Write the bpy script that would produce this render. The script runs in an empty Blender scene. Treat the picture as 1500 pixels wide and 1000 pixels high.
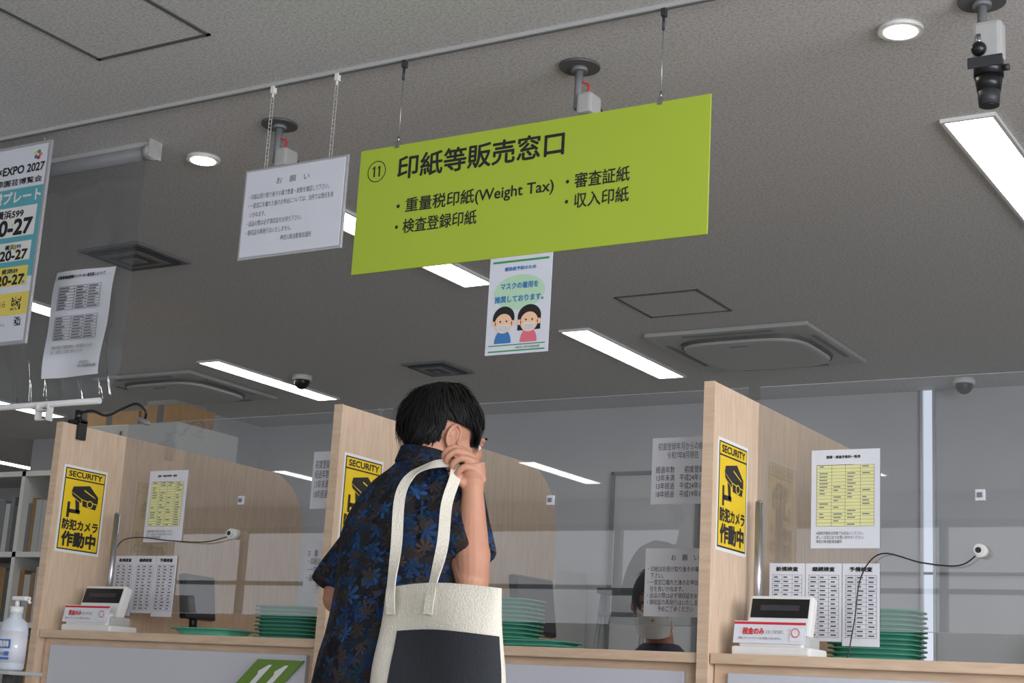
import bpy, bmesh, math, random
from mathutils import Matrix, Vector, Euler, noise
random.seed(7)
sc=bpy.context.scene
sc.view_settings.view_transform='Standard'
V=Vector
# ------------------------------------------------------------------ materials
def lin(c):
    return tuple(((v/255)/12.92 if v/255<=.04045 else ((v/255+.055)/1.055)**2.4) for v in c)
def nodes(name):
    m=bpy.data.materials.new(name); m.use_nodes=True; nt=m.node_tree; nt.nodes.clear()
    out=nt.nodes.new('ShaderNodeOutputMaterial'); return m,nt,out
def N(nt,t,**k):
    n=nt.nodes.new(t)
    for a,b in k.items(): setattr(n,a,b)
    return n
def mat(name,rgb,rough=.6,metal=0,var=.06,scale=30,bump=0,coat=0,spec=.5):
    m,nt,out=nodes(name); p=N(nt,'ShaderNodeBsdfPrincipled'); c=lin(rgb)
    tc=N(nt,'ShaderNodeTexCoord'); nz=N(nt,'ShaderNodeTexNoise'); nz.inputs['Scale'].default_value=scale; nz.inputs['Detail'].default_value=4
    nt.links.new(tc.outputs['Object'],nz.inputs['Vector'])
    r=N(nt,'ShaderNodeValToRGB'); r.color_ramp.elements[0].position=.3; r.color_ramp.elements[1].position=.7
    r.color_ramp.elements[0].color=tuple(v*(1-var) for v in c)+(1,)
    r.color_ramp.elements[1].color=tuple(min(1,v*(1+var)) for v in c)+(1,)
    nt.links.new(nz.outputs['Fac'],r.inputs['Fac']); nt.links.new(r.outputs['Color'],p.inputs['Base Color'])
    p.inputs['Roughness'].default_value=rough; p.inputs['Metallic'].default_value=metal; p.inputs['Coat Weight'].default_value=coat
    p.inputs['Specular IOR Level'].default_value=spec
    if bump:
        b=N(nt,'ShaderNodeBump'); b.inputs['Strength'].default_value=bump; b.inputs['Distance'].default_value=.01
        nt.links.new(nz.outputs['Fac'],b.inputs['Height']); nt.links.new(b.outputs['Normal'],p.inputs['Normal'])
    nt.links.new(p.outputs[0],out.inputs[0]); return m
def emis(name,rgb,s):
    m,nt,out=nodes(name); e=N(nt,'ShaderNodeEmission'); e.inputs[0].default_value=lin(rgb)+(1,); e.inputs[1].default_value=s
    nt.links.new(e.outputs[0],out.inputs[0]); return m
def clear(name,tint=(240,243,245),haze=.03,ior=1.5,rough=.01,gain=1.6):
    m,nt,out=nodes(name)
    t=N(nt,'ShaderNodeBsdfTransparent'); t.inputs[0].default_value=lin(tint)+(1,)
    g=N(nt,'ShaderNodeBsdfGlossy'); g.inputs['Roughness'].default_value=rough
    d=N(nt,'ShaderNodeBsdfDiffuse'); d.inputs[0].default_value=(.6,.62,.65,1)
    f=N(nt,'ShaderNodeFresnel'); ge=N(nt,'ShaderNodeNewGeometry')
    mr=N(nt,'ShaderNodeMapRange'); mr.inputs['To Min'].default_value=ior; mr.inputs['To Max'].default_value=1/ior
    nt.links.new(ge.outputs['Backfacing'],mr.inputs['Value']); nt.links.new(mr.outputs[0],f.inputs[0])
    mu=N(nt,'ShaderNodeMath',operation='MULTIPLY'); mu.inputs[1].default_value=gain; mu.use_clamp=True
    m1=N(nt,'ShaderNodeMixShader'); m1.inputs[0].default_value=haze
    m2=N(nt,'ShaderNodeMixShader')
    nt.links.new(t.outputs[0],m1.inputs[1]); nt.links.new(d.outputs[0],m1.inputs[2])
    nt.links.new(f.outputs[0],mu.inputs[0]); nt.links.new(mu.outputs[0],m2.inputs[0])
    nt.links.new(m1.outputs[0],m2.inputs[1]); nt.links.new(g.outputs[0],m2.inputs[2]); nt.links.new(m2.outputs[0],out.inputs[0])
    return m
def ceilmat():
    m,nt,out=nodes('ceiling_rockwool'); p=N(nt,'ShaderNodeBsdfPrincipled'); p.inputs['Roughness'].default_value=.9
    tc=N(nt,'ShaderNodeTexCoord'); n1=N(nt,'ShaderNodeTexNoise'); n1.inputs['Scale'].default_value=110; n1.inputs['Detail'].default_value=6; n1.inputs['Roughness'].default_value=.7
    nt.links.new(tc.outputs['Object'],n1.inputs['Vector'])
    r=N(nt,'ShaderNodeValToRGB'); r.color_ramp.elements[0].position=.33; r.color_ramp.elements[1].position=.55
    r.color_ramp.elements[0].color=(.42,.415,.40,1); r.color_ramp.elements[1].color=(.68,.67,.655,1)
    nt.links.new(n1.outputs['Fac'],r.inputs['Fac']); nt.links.new(r.outputs['Color'],p.inputs['Base Color'])
    b=N(nt,'ShaderNodeBump'); b.inputs['Strength'].default_value=.5; b.inputs['Distance'].default_value=.004
    nt.links.new(n1.outputs['Fac'],b.inputs['Height']); nt.links.new(b.outputs['Normal'],p.inputs['Normal'])
    nt.links.new(p.outputs[0],out.inputs[0]); return m
def woodmat(name,c1,c2,vec=(8,8,1.2)):
    m,nt,out=nodes(name); p=N(nt,'ShaderNodeBsdfPrincipled'); p.inputs['Roughness'].default_value=.45
    tc=N(nt,'ShaderNodeTexCoord'); mp=N(nt,'ShaderNodeMapping'); mp.inputs['Scale'].default_value=vec
    n1=N(nt,'ShaderNodeTexNoise'); n1.inputs['Scale'].default_value=9; n1.inputs['Detail'].default_value=8; n1.inputs['Distortion'].default_value=.4
    r=N(nt,'ShaderNodeValToRGB'); r.color_ramp.elements[0].position=.3; r.color_ramp.elements[1].position=.7
    r.color_ramp.elements[0].color=lin(c1)+(1,); r.color_ramp.elements[1].color=lin(c2)+(1,)
    nt.links.new(tc.outputs['Object'],mp.inputs[0]); nt.links.new(mp.outputs[0],n1.inputs['Vector']); nt.links.new(n1.outputs['Fac'],r.inputs['Fac'])
    nt.links.new(r.outputs['Color'],p.inputs['Base Color']); nt.links.new(p.outputs[0],out.inputs[0]); return m
def shirtmat():
    # aloha print: layered palmate leaves, each drawn in polar coordinates round a voronoi cell centre
    m,nt,out=nodes('aloha_shirt_cloth'); p=N(nt,'ShaderNodeBsdfPrincipled'); p.inputs['Roughness'].default_value=.85; p.inputs['Specular IOR Level'].default_value=.2
    tc=N(nt,'ShaderNodeTexCoord'); Lk=nt.links.new
    base=N(nt,'ShaderNodeRGB'); base.outputs[0].default_value=lin((24,25,31))+(1,); prev=base.outputs[0]
    def MA(op,a,b=None,c=None):
        n=N(nt,'ShaderNodeMath',operation=op)
        for i,v in enumerate((a,b,c)):
            if v is None: continue
            if hasattr(v,'links'): Lk(v,n.inputs[i])
            else: n.inputs[i].default_value=v
        return n.outputs[0]
    layers=[((48,48,52),13,.62,4,.4),((22,38,60),12.5,.60,4,.9),((60,50,44),12,.50,3.5,1.9),((24,46,56),14,.52,4.5,3.1),((34,34,40),17,.55,3,5.2),((32,64,104),16,.42,3.5,2.4),((26,50,84),20,.38,3,4.1),((54,46,42),18,.36,4,6.3)]
    for k,(rgb,s,th,lob,ph) in enumerate(layers):
        mp=N(nt,'ShaderNodeMapping'); mp.inputs['Location'].default_value=(k*3.7+.3,k*1.9,k*2.3); mp.inputs['Scale'].default_value=(s,s,s); mp.inputs['Rotation'].default_value=(0,0,-.45)
        Lk(tc.outputs['Object'],mp.inputs[0])
        vo=N(nt,'ShaderNodeTexVoronoi'); vo.inputs['Scale'].default_value=1; Lk(mp.outputs[0],vo.inputs['Vector'])
        sub=N(nt,'ShaderNodeVectorMath',operation='SUBTRACT'); Lk(mp.outputs[0],sub.inputs[0]); Lk(vo.outputs['Position'],sub.inputs[1])
        sp=N(nt,'ShaderNodeSeparateXYZ'); Lk(sub.outputs[0],sp.inputs[0]); sc_=N(nt,'ShaderNodeSeparateColor'); Lk(vo.outputs['Color'],sc_.inputs[0])
        r=MA('SQRT',MA('ADD',MA('MULTIPLY',sp.outputs[0],sp.outputs[0]),MA('MULTIPLY',sp.outputs[2],sp.outputs[2])))
        a=MA('ADD',MA('ARCTAN2',sp.outputs[0],sp.outputs[2]),MA('MULTIPLY',sc_.outputs[1],6.28))
        co=MA('ABSOLUTE',MA('COSINE',MA('MULTIPLY',a,lob))); half=MA('ABSOLUTE',MA('COSINE',MA('MULTIPLY',a,.5)))
        lim=MA('MULTIPLY',MA('MULTIPLY_ADD',co,.75,.18),MA('MULTIPLY_ADD',half,th,.10))
        msk=MA('LESS_THAN',r,lim)
        bright=MA('MULTIPLY',MA('MULTIPLY_ADD',sc_.outputs[0],1.0,.35),MA('MULTIPLY_ADD',co,.7,.45))
        cc=N(nt,'ShaderNodeVectorMath',operation='SCALE'); cc.inputs[0].default_value=lin(rgb); Lk(bright,cc.inputs['Scale'])
        mc=N(nt,'ShaderNodeMixRGB'); Lk(msk,mc.inputs[0]); Lk(prev,mc.inputs[1]); Lk(cc.outputs[0],mc.inputs[2]); prev=mc.outputs[0]
    Lk(prev,p.inputs['Base Color']); Lk(p.outputs[0],out.inputs[0]); return m

M={}
M['ceil']=ceilmat()
M['wall']=mat('wall_paint',(186,187,188),.8,var=.03,scale=3)
M['floor']=mat('floor_vinyl',(144,142,138),.5,var=.08,scale=6)
M['wood']=woodmat('partition_wood',(196,170,145),(213,189,163))
M['woodt']=woodmat('counter_edge_wood',(196,168,140),(214,188,160),(1.2,8,8))
M['laminate']=mat('counter_laminate',(192,193,198),.4,var=.02,scale=4)
M['sign']=mat('sign_lime',(168,190,56),.5,var=.015,scale=5)
M['white']=mat('white_plastic',(222,222,219),.4,var=.02)
M['offwhite']=mat('offwhite_metal',(178,178,175),.45,var=.03)
M['paper']=mat('paper_white',(220,222,228),.7,var=.015,scale=10)
M['paperlam']=mat('paper_laminated',(216,219,226),.15,var=.015,scale=10,spec=.6)
M['yellowp']=mat('paper_yellow',(222,222,160),.6,var=.02)
M['ink']=mat('ink_black',(28,28,30),.6,var=.02)
M['inkg']=mat('ink_grey',(85,85,90),.6,var=.02)
M['inkr']=mat('ink_red',(200,40,50),.6,var=.02)
M['inkb']=mat('ink_blue',(60,120,180),.6,var=.02)
M['stickerY']=mat('sticker_yellow',(226,192,24),.35,var=.02)
M['black']=mat('black_plastic',(22,22,24),.35,var=.05)
M['dark']=mat('dark_grey',(52,53,56),.5,var=.05)
M['grey']=mat('mid_grey',(120,122,124),.5,var=.05)
M['frame']=mat('ceiling_frame_grey',(92,92,92),.5,var=.05)
M['steel']=mat('steel',(170,170,172),.3,metal=.9,var=.05)
M['alu']=mat('aluminium_frame',(200,202,205),.35,metal=.6,var=.03)
M['edge']=mat('acrylic_cut_edge',(150,156,160),.25,var=.02)
M['traygreen']=mat('tray_green',(84,166,140),.35,var=.04)
M['teal']=mat('poster_teal',(90,165,175),.5,var=.02)
M['lgreen']=mat('poster_light_green',(180,214,180),.5,var=.02)
M['green']=mat('poster_green',(60,150,90),.5,var=.02)
M['mgreen']=mat('muted_green',(128,156,140),.5,var=.02)
M['pyel']=mat('poster_yellow',(226,206,96),.5,var=.02)
M['skinp']=mat('print_skin',(240,196,160),.5,var=.02)
M['pinkp']=mat('print_pink',(222,110,130),.5,var=.02)
M['numgreen']=mat('number_plate_green',(100,134,48),.5,var=.03)
M['card']=mat('cardboard',(150,120,85),.8,var=.08)
M['acrylic']=clear('clear_acrylic',haze=.06,gain=2.6)
M['vinyl']=clear('clear_vinyl',(226,229,232),.07,1.4,.08,1.8)
M['bottle']=mat('bottle_translucent',(205,214,222),.2,var=.02,spec=.6)
M['label']=mat('label_blue',(60,110,190),.4,var=.04)
M['canvas']=mat('canvas_natural',(220,214,198),.9,var=.05,scale=220,bump=.35)
M['canvasb']=mat('canvas_black',(40,42,48),.85,var=.08,scale=220,bump=.3)
M['skin']=mat('skin',(186,134,108),.55,var=.06,scale=25)
M['hair']=mat('hair_black',(15,13,14),.62,var=.3,scale=60,spec=.25)
M['trouser']=mat('trouser_cloth',(44,46,54),.9,var=.1,scale=60)
M['shoe']=mat('shoe_leather',(40,36,34),.5,var=.1)
M['shirt']=shirtmat()
M['cshirt']=mat('clerk_shirt',(60,66,84),.8,var=.08)
M['eye']=mat('eye_white',(225,222,218),.25,var=.01)
M['led']=emis('led_panel',(255,253,248),13)
M['down']=emis('downlight_led',(255,244,225),14)
M['fillglow']=emis('added_fill_glow',(240,242,250),13)  # glow for the added fill pane on the right wall
M['frosted']=emis('frosted_glass_daylight',(238,241,248),1.5)
M['slit']=emis('slit_window_daylight',(232,240,255),.9)

# ------------------------------------------------------------------ mesh builder
class B:
    def __init__(s): s.bm=bmesh.new(); s.mats=[]
    def mi(s,m):
        if m not in s.mats: s.mats.append(m)
        return s.mats.index(m)
    def _set(s,vs,m,smooth=False):
        i=s.mi(m); fs=set(f for v in vs for f in v.link_faces)
        for f in fs: f.material_index=i; f.smooth=smooth
        return fs
    def box(s,lo,hi,m,bev=0,rot=None,piv=None):
        lo=V(lo);hi=V(hi);c=(lo+hi)/2;d=hi-lo
        T=Matrix.Translation(c)@Matrix.Diagonal((*d,1))
        if rot is not None:
            R=Euler(rot).to_matrix().to_4x4(); p=V(piv) if piv else c
            T=Matrix.Translation(p)@R@Matrix.Translation(-p)@T
        r=bmesh.ops.create_cube(s.bm,size=1,matrix=T); vs=r['verts']; s._set(vs,m)
        if bev:
            es=list(set(e for v in vs for e in v.link_edges)); i=s.mi(m)
            rr=bmesh.ops.bevel(s.bm,geom=es,offset=bev,segments=2,affect='EDGES',profile=.6)
            for f in rr['faces']: f.material_index=i
        return s
    def cyl(s,p0,p1,r0,m,r1=None,n=20,smooth=True):
        p0=V(p0);p1=V(p1);r1=r0 if r1 is None else r1;d=p1-p0
        q=d.to_track_quat('Z','Y').to_matrix().to_4x4()
        r=bmesh.ops.create_cone(s.bm,cap_ends=True,segments=n,radius1=max(r0,1e-4),radius2=max(r1,1e-4),depth=d.length,matrix=Matrix.Translation((p0+p1)/2)@q)
        fs=s._set(r['verts'],m)
        for f in fs:
            if len(f.verts)==4: f.smooth=smooth
        return s
    def ell(s,c,rad,m,rot=None,n=20,frame=None):
        T=Matrix.Translation(V(c))
        if frame is not None: T=T@frame.to_4x4()
        if rot is not None: T=T@Euler(rot).to_matrix().to_4x4()
        T=T@Matrix.Diagonal((*rad,1))
        r=bmesh.ops.create_uvsphere(s.bm,u_segments=n,v_segments=max(6,n*2//3),radius=1,matrix=T); s._set(r['verts'],m,True); return s
    def poly(s,pts,m):
        f=s.bm.faces.new([s.bm.verts.new(V(p)) for p in pts]); f.material_index=s.mi(m); return s
    def sweep(s,pts,rad,m,n=10,res=4,flat=None,cap=True):
        P=[V(p) for p in pts]; k=len(P)
        R=list(rad) if hasattr(rad,'__len__') else [rad]*k
        if res>1 and k>2:
            Q=[];RR=[]
            for i in range(k-1):
                a=P[max(i-1,0)];b=P[i];c=P[i+1];d=P[min(i+2,k-1)]
                for j in range(res):
                    t=j/res
                    Q.append(.5*((2*b)+(c-a)*t+(2*a-5*b+4*c-d)*t*t+(3*b-a-3*c+d)*t**3)); RR.append(R[i]*(1-t)+R[i+1]*t)
            Q.append(P[-1]);RR.append(R[-1]);P=Q;R=RR
        k=len(P); tan=[(P[min(i+1,k-1)]-P[max(i-1,0)]).normalized() for i in range(k)]
        up=V((0,0,1)) if abs(tan[0].z)<.9 else V((0,1,0))
        u=(up-tan[0]*up.dot(tan[0])).normalized(); rings=[]; mi=s.mi(m)
        for i in range(k):
            u=(u-tan[i]*u.dot(tan[i])).normalized(); w=tan[i].cross(u)
            fu,fw=(1,1) if flat is None else flat
            rings.append([s.bm.verts.new(P[i]+(u*math.cos(a)*fu+w*math.sin(a)*fw)*R[i]) for a in [2*math.pi*j/n for j in range(n)]])
        for i in range(k-1):
            for j in range(n):
                f=s.bm.faces.new((rings[i][j],rings[i][(j+1)%n],rings[i+1][(j+1)%n],rings[i+1][j])); f.material_index=mi; f.smooth=True
        if cap:
            f=s.bm.faces.new(rings[0][::-1]);f.material_index=mi; f=s.bm.faces.new(rings[-1]);f.material_index=mi
        return s
    def loft(s,rings,m,n=32,e1=V((1,0,0)),e2=V((0,1,0)),ex=2.4):
        mi=s.mi(m);L=[]
        for cx,cy,cz,a,b in rings:
            r=[]
            for j in range(n):
                t=2*math.pi*j/n;c=math.cos(t);d=math.sin(t)
                x=math.copysign(abs(c)**(2/ex),c)*a;y=math.copysign(abs(d)**(2/ex),d)*b
                r.append(s.bm.verts.new(V((cx,cy,cz))+e1*x+e2*y))
            L.append(r)
        for i in range(len(L)-1):
            for j in range(n):
                f=s.bm.faces.new((L[i][j],L[i][(j+1)%n],L[i+1][(j+1)%n],L[i+1][j]));f.material_index=mi;f.smooth=True
        f=s.bm.faces.new(L[0][::-1]);f.material_index=mi;f=s.bm.faces.new(L[-1]);f.material_index=mi
        return s
    def obj(s,name,parent=None):
        me=bpy.data.meshes.new(name); s.bm.to_mesh(me); s.bm.free()
        for m in s.mats: me.materials.append(M[m])
        o=bpy.data.objects.new(name,me); sc.collection.objects.link(o)
        if parent: o.parent=parent
        return o
def empty(name,loc=(0,0,0)):
    o=bpy.data.objects.new(name,None); o.location=loc; sc.collection.objects.link(o); return o
def bake(o):
    bpy.context.view_layer.update()
    dg=bpy.context.evaluated_depsgraph_get(); me=bpy.data.meshes.new_from_object(o.evaluated_get(dg)); o.modifiers.clear(); o.data=me
    for p in me.polygons: p.use_smooth=True
    return o
def fuse(o,vox,smooth=4,fac=.5):
    r=o.modifiers.new('r','REMESH'); r.mode='VOXEL'; r.voxel_size=vox
    s=o.modifiers.new('s','SMOOTH'); s.iterations=smooth; s.factor=fac
    ms=list(o.data.materials); bake(o)
    if not o.data.materials:
        for m in ms:o.data.materials.append(m)
    return o
ROT={'-y':(math.pi/2,0,0),'+x':(math.pi/2,0,math.pi/2)}
def text(body,parent,name,loc,w,h,m,face='-y',bold=0,spacing=1.1):
    """text mesh fitted to width w and height h; loc = lower-left corner; bold = stroke thickening as a fraction of glyph height"""
    cu=bpy.data.curves.new(name,'FONT'); cu.body=body; cu.size=1; cu.space_line=spacing; cu.resolution_u=3
    o=bpy.data.objects.new(name,cu); sc.collection.objects.link(o); bpy.context.view_layer.update()
    me=bpy.data.meshes.new_from_object(o.evaluated_get(bpy.context.evaluated_depsgraph_get())); bpy.data.objects.remove(o)
    xs=[v.co.x for v in me.vertices]; ys=[v.co.y for v in me.vertices]
    if not xs: return
    x0,x1,y0,y1=min(xs),max(xs),min(ys),max(ys); sx=w/(x1-x0); sy=h/(y1-y0)
    vs=[((v.co.x-x0)*sx,(v.co.y-y0)*sy) for v in me.vertices]; fs=[list(p.vertices) for p in me.polygons]
    offs=[(0,0)]
    if bold:
        d=bold*h/max(1,body.count('\n')+1); offs=[(d*math.cos(a),d*math.sin(a)) for a in [math.pi/4*k for k in range(8)]]
    nv=[];nf=[]
    for k,(dx,dy) in enumerate(offs):
        b0=len(nv); nv+=[(x+dx,y+dy,k*2e-6) for x,y in vs]; nf+=[[i+b0 for i in f] for f in fs]
    m2=bpy.data.meshes.new(name); m2.from_pydata(nv,[],nf); m2.materials.append(M[m])
    o=bpy.data.objects.new(name,m2); sc.collection.objects.link(o)
    o.rotation_euler=ROT[face]; o.location=loc
    if parent: o.parent=parent
    return o
def disc(cx,cz,rx,rz,y,n=28,a0=0,a1=2*math.pi):
    return [(cx+rx*math.cos(a0+(a1-a0)*i/n),y,cz+rz*math.sin(a0+(a1-a0)*i/n)) for i in range(n+(1 if a1-a0<6.28 else 0))]
def rect(x0,x1,z0,z1,y): return [(x0,y,z0),(x1,y,z0),(x1,y,z1),(x0,y,z1)]

CZ=2.81
# ------------------------------------------------------------------ room shell
def slab(name,lo,hi,m): return B().box(lo,hi,m).obj(name)
slab('floor',(-14,-5,-.1),(3,13,0),'floor')
slab('ceiling',(-14,-5,CZ),(3,13,CZ+.1),'ceil')
slab('wall_back',(-9.7,8.6,0),(3,8.75,CZ),'wall')
slab('wall_return',(-9.85,8.6,0),(-9.7,13,CZ),'wall')
slab('wall_far',(-14,13,0),(-9.7,13.15,CZ),'wall')
slab('wall_left',(-14.15,-5,0),(-14,13,CZ),'wall')
b=B(); b.box((-14,-5.15,0),(3,-5,.15),'wall').box((-14,-5.15,2.6),(3,-5,CZ),'wall').box((-14,-5.15,.15),(-12.5,-5,2.6),'wall').box((2.4,-5.15,.15),(3,-5,2.6),'wall'); b.obj('wall_front')
b=B(); b.poly([(-12.5,-5.1,.15),(2.4,-5.1,.15),(2.4,-5.1,2.6),(-12.5,-5.1,2.6)],'frosted')
for i in range(11):
    x=-12.5+i*1.484; b.box((x,-5.06,.15),(x+.06,-4.99,2.6),'frame')
b.box((-12.5,-5.06,.15),(2.4,-4.99,.21),'frame').box((-12.5,-5.06,2.54),(2.4,-4.99,2.6),'frame').box((-12.5,-5.06,2.0),(2.4,-5.0,2.04),'frame'); b.obj('window_3')
b=B(); b.box((3,-5,0),(3.15,8.75,.85),'wall').box((3,-5,2.55),(3.15,8.75,CZ),'wall').box((3,3.2,.85),(3.15,8.75,2.55),'wall').box((3,-5,.85),(3.15,-4.2,2.55),'wall'); b.obj('wall_right')
b=B()
b.poly([(3.1,-4.2,.85),(3.1,3.2,.85),(3.1,3.2,2.55),(3.1,-4.2,2.55)],'fillglow')  # unseen framed pane, added to light the hall and counter from the right
for yy in (-4.2,-2.35,-.5,1.35,3.16): b.box((2.99,yy,.85),(3.06,yy+.05,2.55),'alu')
b.box((2.99,-4.2,.85),(3.06,3.2,.9),'alu').box((2.99,-4.2,2.5),(3.06,3.2,2.55),'alu'); b.obj('added_fill_window')
for nm,lo,hi in (('baseboard_back',(-9.7,8.585,0),(3,8.6,.08)),('baseboard_left',(-14,-5,0),(-13.985,13,.08)),('baseboard_front',(-14,-5,0),(3,-4.985,.08))):
    slab(nm,lo,hi,'dark')
b=B(); b.box((-2.56,8.57,1.0),(-2.545,8.6,CZ),'alu').box((-2.49,8.57,1.0),(-2.475,8.6,CZ),'alu').box((-2.545,8.59,1.0),(-2.49,8.6,CZ),'slit'); b.obj('window_2')
b=B()
for x in (-3.22,-2.9,-1.99,-1.2,-.4): b.box((x,8.585,0),(x+.012,8.6,1.77),'grey')
b.box((-3.22,8.585,1.765),(3,8.6,1.78),'grey'); b.obj('trim_1')
b=B(); b.box((-4.51,8.55,0),(-4.49,8.595,2.39),'grey').box((-3.93,8.55,0),(-3.91,8.595,2.39),'grey').box((-4.51,8.55,2.37),(-3.91,8.595,2.39),'grey').box((-4.49,8.57,0),(-3.93,8.595,2.37),'wall').box((-4.45,8.53,1.0),(-4.42,8.57,1.2),'steel'); b.obj('door_1')
b=B(); b.box((-8.25,8.1,0),(-7.45,8.6,CZ),'wall').box((-8.27,8.08,0),(-7.43,8.6,.08),'dark'); b.obj('pillar')

# ------------------------------------------------------------------ ceiling fixtures
for x in (-11.2,-8.75,-6.24,-3.77,-1.22,1.3):
    ys=[4.61,6.68,-3.96]
    if x==-11.2: ys+=[8.75,10.82]
    for y in ys:
        b=B(); w=.075; L=1.15
        b.box((x-w-.012,y-.012,CZ-.012),(x-w,y+L+.012,CZ),'white').box((x+w,y-.012,CZ-.012),(x+w+.012,y+L+.012,CZ),'white')
        b.box((x-w,y-.012,CZ-.012),(x+w,y,CZ),'white').box((x-w,y+L,CZ-.012),(x+w,y+L+.012,CZ),'white')
        b.box((x-w,y,CZ-.008),(x+w,y+L,CZ),'led'); b.obj('ceiling_strip_light')
for x,y in ((-1.215,3.90),(-3.82,3.95)):
    b=B(); n=28
    b.cyl((x,y,CZ-.012),(x,y,CZ),.062,'white',n=n).cyl((x,y,CZ-.014),(x,y,CZ-.005),.045,'down',n=n); b.obj('downlight')
def hatch(x0,x1,y0,y1):
    b=B();t=.014
    b.box((x0,y0,CZ-.004),(x1,y0+t,CZ),'frame').box((x0,y1-t,CZ-.004),(x1,y1,CZ),'frame').box((x0,y0,CZ-.004),(x0+t,y1,CZ),'frame').box((x1-t,y0,CZ-.004),(x1,y1,CZ),'frame')
    b.box((x0+t,y0+t,CZ-.002),(x1-t,y1-t,CZ),'ceil'); b.obj('ceiling_access_hatch')
hatch(-3.51,-3.05,2.67,3.13); hatch(-3.29,-2.86,6.18,6.58)
def vent(x0,x1,y0,y1):
    b=B(); b.box((x0,y0,CZ-.012),(x1,y1,CZ),'grey',.003)
    for i in range(4):
        a=.03+i*.035
        if x0+a>=x1-a: break
        b.box((x0+a,y0+a,CZ-.02-.003*i),(x1-a,y1-a,CZ-.012),'dark' if i%2==0 else 'grey',.002)
    b.obj('ceiling_air_vent')
vent(-5.21,-4.84,4.66,5.0); vent(-5.14,-4.84,7.09,7.41)
def cassette(x,y,h=.44):
    b=B(); b.box((x-h,y-h,CZ-.025),(x+h,y+h,CZ),'offwhite',.012)
    k=h*.80; n=40;ring=[]
    for sc_,z in ((1.0,CZ-.025),(.985,CZ-.04),(.965,CZ-.04),(.94,CZ-.052),(.86,CZ-.056)):
        r=[]
        for j in range(n):
            t=2*math.pi*j/n;c=math.cos(t);d=math.sin(t)
            r.append((x+math.copysign(abs(c)**.5,c)*k*sc_,y+math.copysign(abs(d)**.5,d)*k*sc_*.92,z))
        ring.append(r)
    for i in range(4):
        for j in range(n): b.poly([ring[i][j],ring[i][(j+1)%n],ring[i+1][(j+1)%n],ring[i+1][j]],['frame','dark','offwhite','offwhite'][i])
    b.poly(ring[4],'offwhite')
    b.box((x-.05,y-k*.7,CZ-.058),(x+.05,y-k*.7+.012,CZ-.055),'grey')
    for dx,dy in ((1,0),(-1,0),(0,1),(0,-1)):
        cx,cy=x+dx*h*.9,y+dy*h*.9; a=.012 if dx else h*.55; c=.012 if dy else h*.55
        b.box((cx-a,cy-c,CZ-.029),(cx+a,cy+c,CZ-.024),'grey',.002)
    b.obj('ceiling_air_conditioner')
cassette(-3.03,7.30,.44); cassette(-6.95,7.25,.42)
for x,y in ((-5.95,7.2),(-2.25,8.35)):
    B().cyl((x,y,CZ-.03),(x,y,CZ),.06,'white').ell((x,y,CZ-.035),(.048,.048,.05),'black').obj('dome_camera')
b=B(); b.box((-6,3.494,CZ-.012),(.6,3.508,CZ),'offwhite')
b.box((-6,3.499,CZ-.016),(.6,3.503,CZ-.012),'frame'); b.obj('suspension_rail')
def polecam(x,y,lens_down=False,drop=.2):
    b=B(); b.cyl((x,y,CZ-.008),(x,y,CZ),.062,'frame',n=28).cyl((x,y,CZ-.02),(x,y,CZ-.008),.025,'grey')
    b.cyl((x,y,CZ-drop),(x,y,CZ-.01),.0125,'grey')
    z=CZ-drop
    if lens_down:
        b.box((x-.022,y-.025,z-.005),(x+.055,y+.03,z+.10),'offwhite',.012)
        b.ell((x-.002,y-.03,z+.02),(.02,.02,.02),'black').cyl((x-.002,y-.03,z+.03),(x-.002,y-.03,z+.06),.006,'steel')
        b.cyl((x+.015,y,z-.05),(x+.015,y,z-.005),.038,'black',n=28).cyl((x+.015,y,z-.09),(x+.015,y,z-.05),.030,'black',r1=.036,n=28).cyl((x+.015,y,z-.13),(x+.015,y,z-.09),.026,'dark',r1=.029,n=28)
        b.cyl((x+.015,y,z-.132),(x+.015,y,z-.128),.02,'black',n=24)
        b.box((x-.03,y-.04,z-.035),(x+.06,y-.032,z-.005),'dark',.003).cyl((x+.055,y,z-.03),(x+.068,y,z-.03),.009,'dark')
    else:
        b.box((x+.005,y-.02,z-.02),(x+.055,y+.05,z+.045),'offwhite',.01)
        b.cyl((x+.03,y+.05,z+.01),(x+.03,y+.085,z),.02,'black',n=20)
        b.cyl((x+.03,y+.083,z),(x+.03,y+.087,z),.015,'dark',n=20)
        b.sweep([(x+.02,y+.01,z+.045),(x+.03,y+.01,z+.075),(x+.012,y,z+.085)],.0035,'inkr',n=6)
    b.obj('security_camera')
polecam(-2.155,3.77,False,.14); polecam(-3.33,3.79,False,.14); polecam(-.972,3.82,True,.17)

# ------------------------------------------------------------------ hanging signs
sg=B().box((-2.741,3.497,2.139),(-1.597,3.503,2.526),'sign',.001).obj('hanging_counter_sign')
y=3.4962
text('印紙等販売窓口',sg,'title_text',(-2.598,y,2.417),.562,.072,'ink',bold=.022)
text('・重量税印紙(Weight Tax)',sg,'line_text_1',(-2.592,y,2.305),.53,.050,'ink',bold=.014)
text('・検査登録印紙',sg,'line_text_2',(-2.592,y,2.248),.282,.043,'ink',bold=.014)
text('・審査証紙',sg,'line_text_3',(-2.023,y,2.314),.195,.043,'ink',bold=.014)
text('・収入印紙',sg,'line_text_4',(-2.023,y,2.256),.195,.043,'ink',bold=.014)
b=B(); n=36;cx,cz=-2.676,2.453
for i in range(n):
    a=2*math.pi*i/n;c=2*math.pi*(i+1)/n
    b.poly([(cx+r*math.cos(t),y,cz+r*math.sin(t)) for r,t in ((.0335,a),(.0335,c),(.0308,c),(.0308,a))],'ink')
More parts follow.
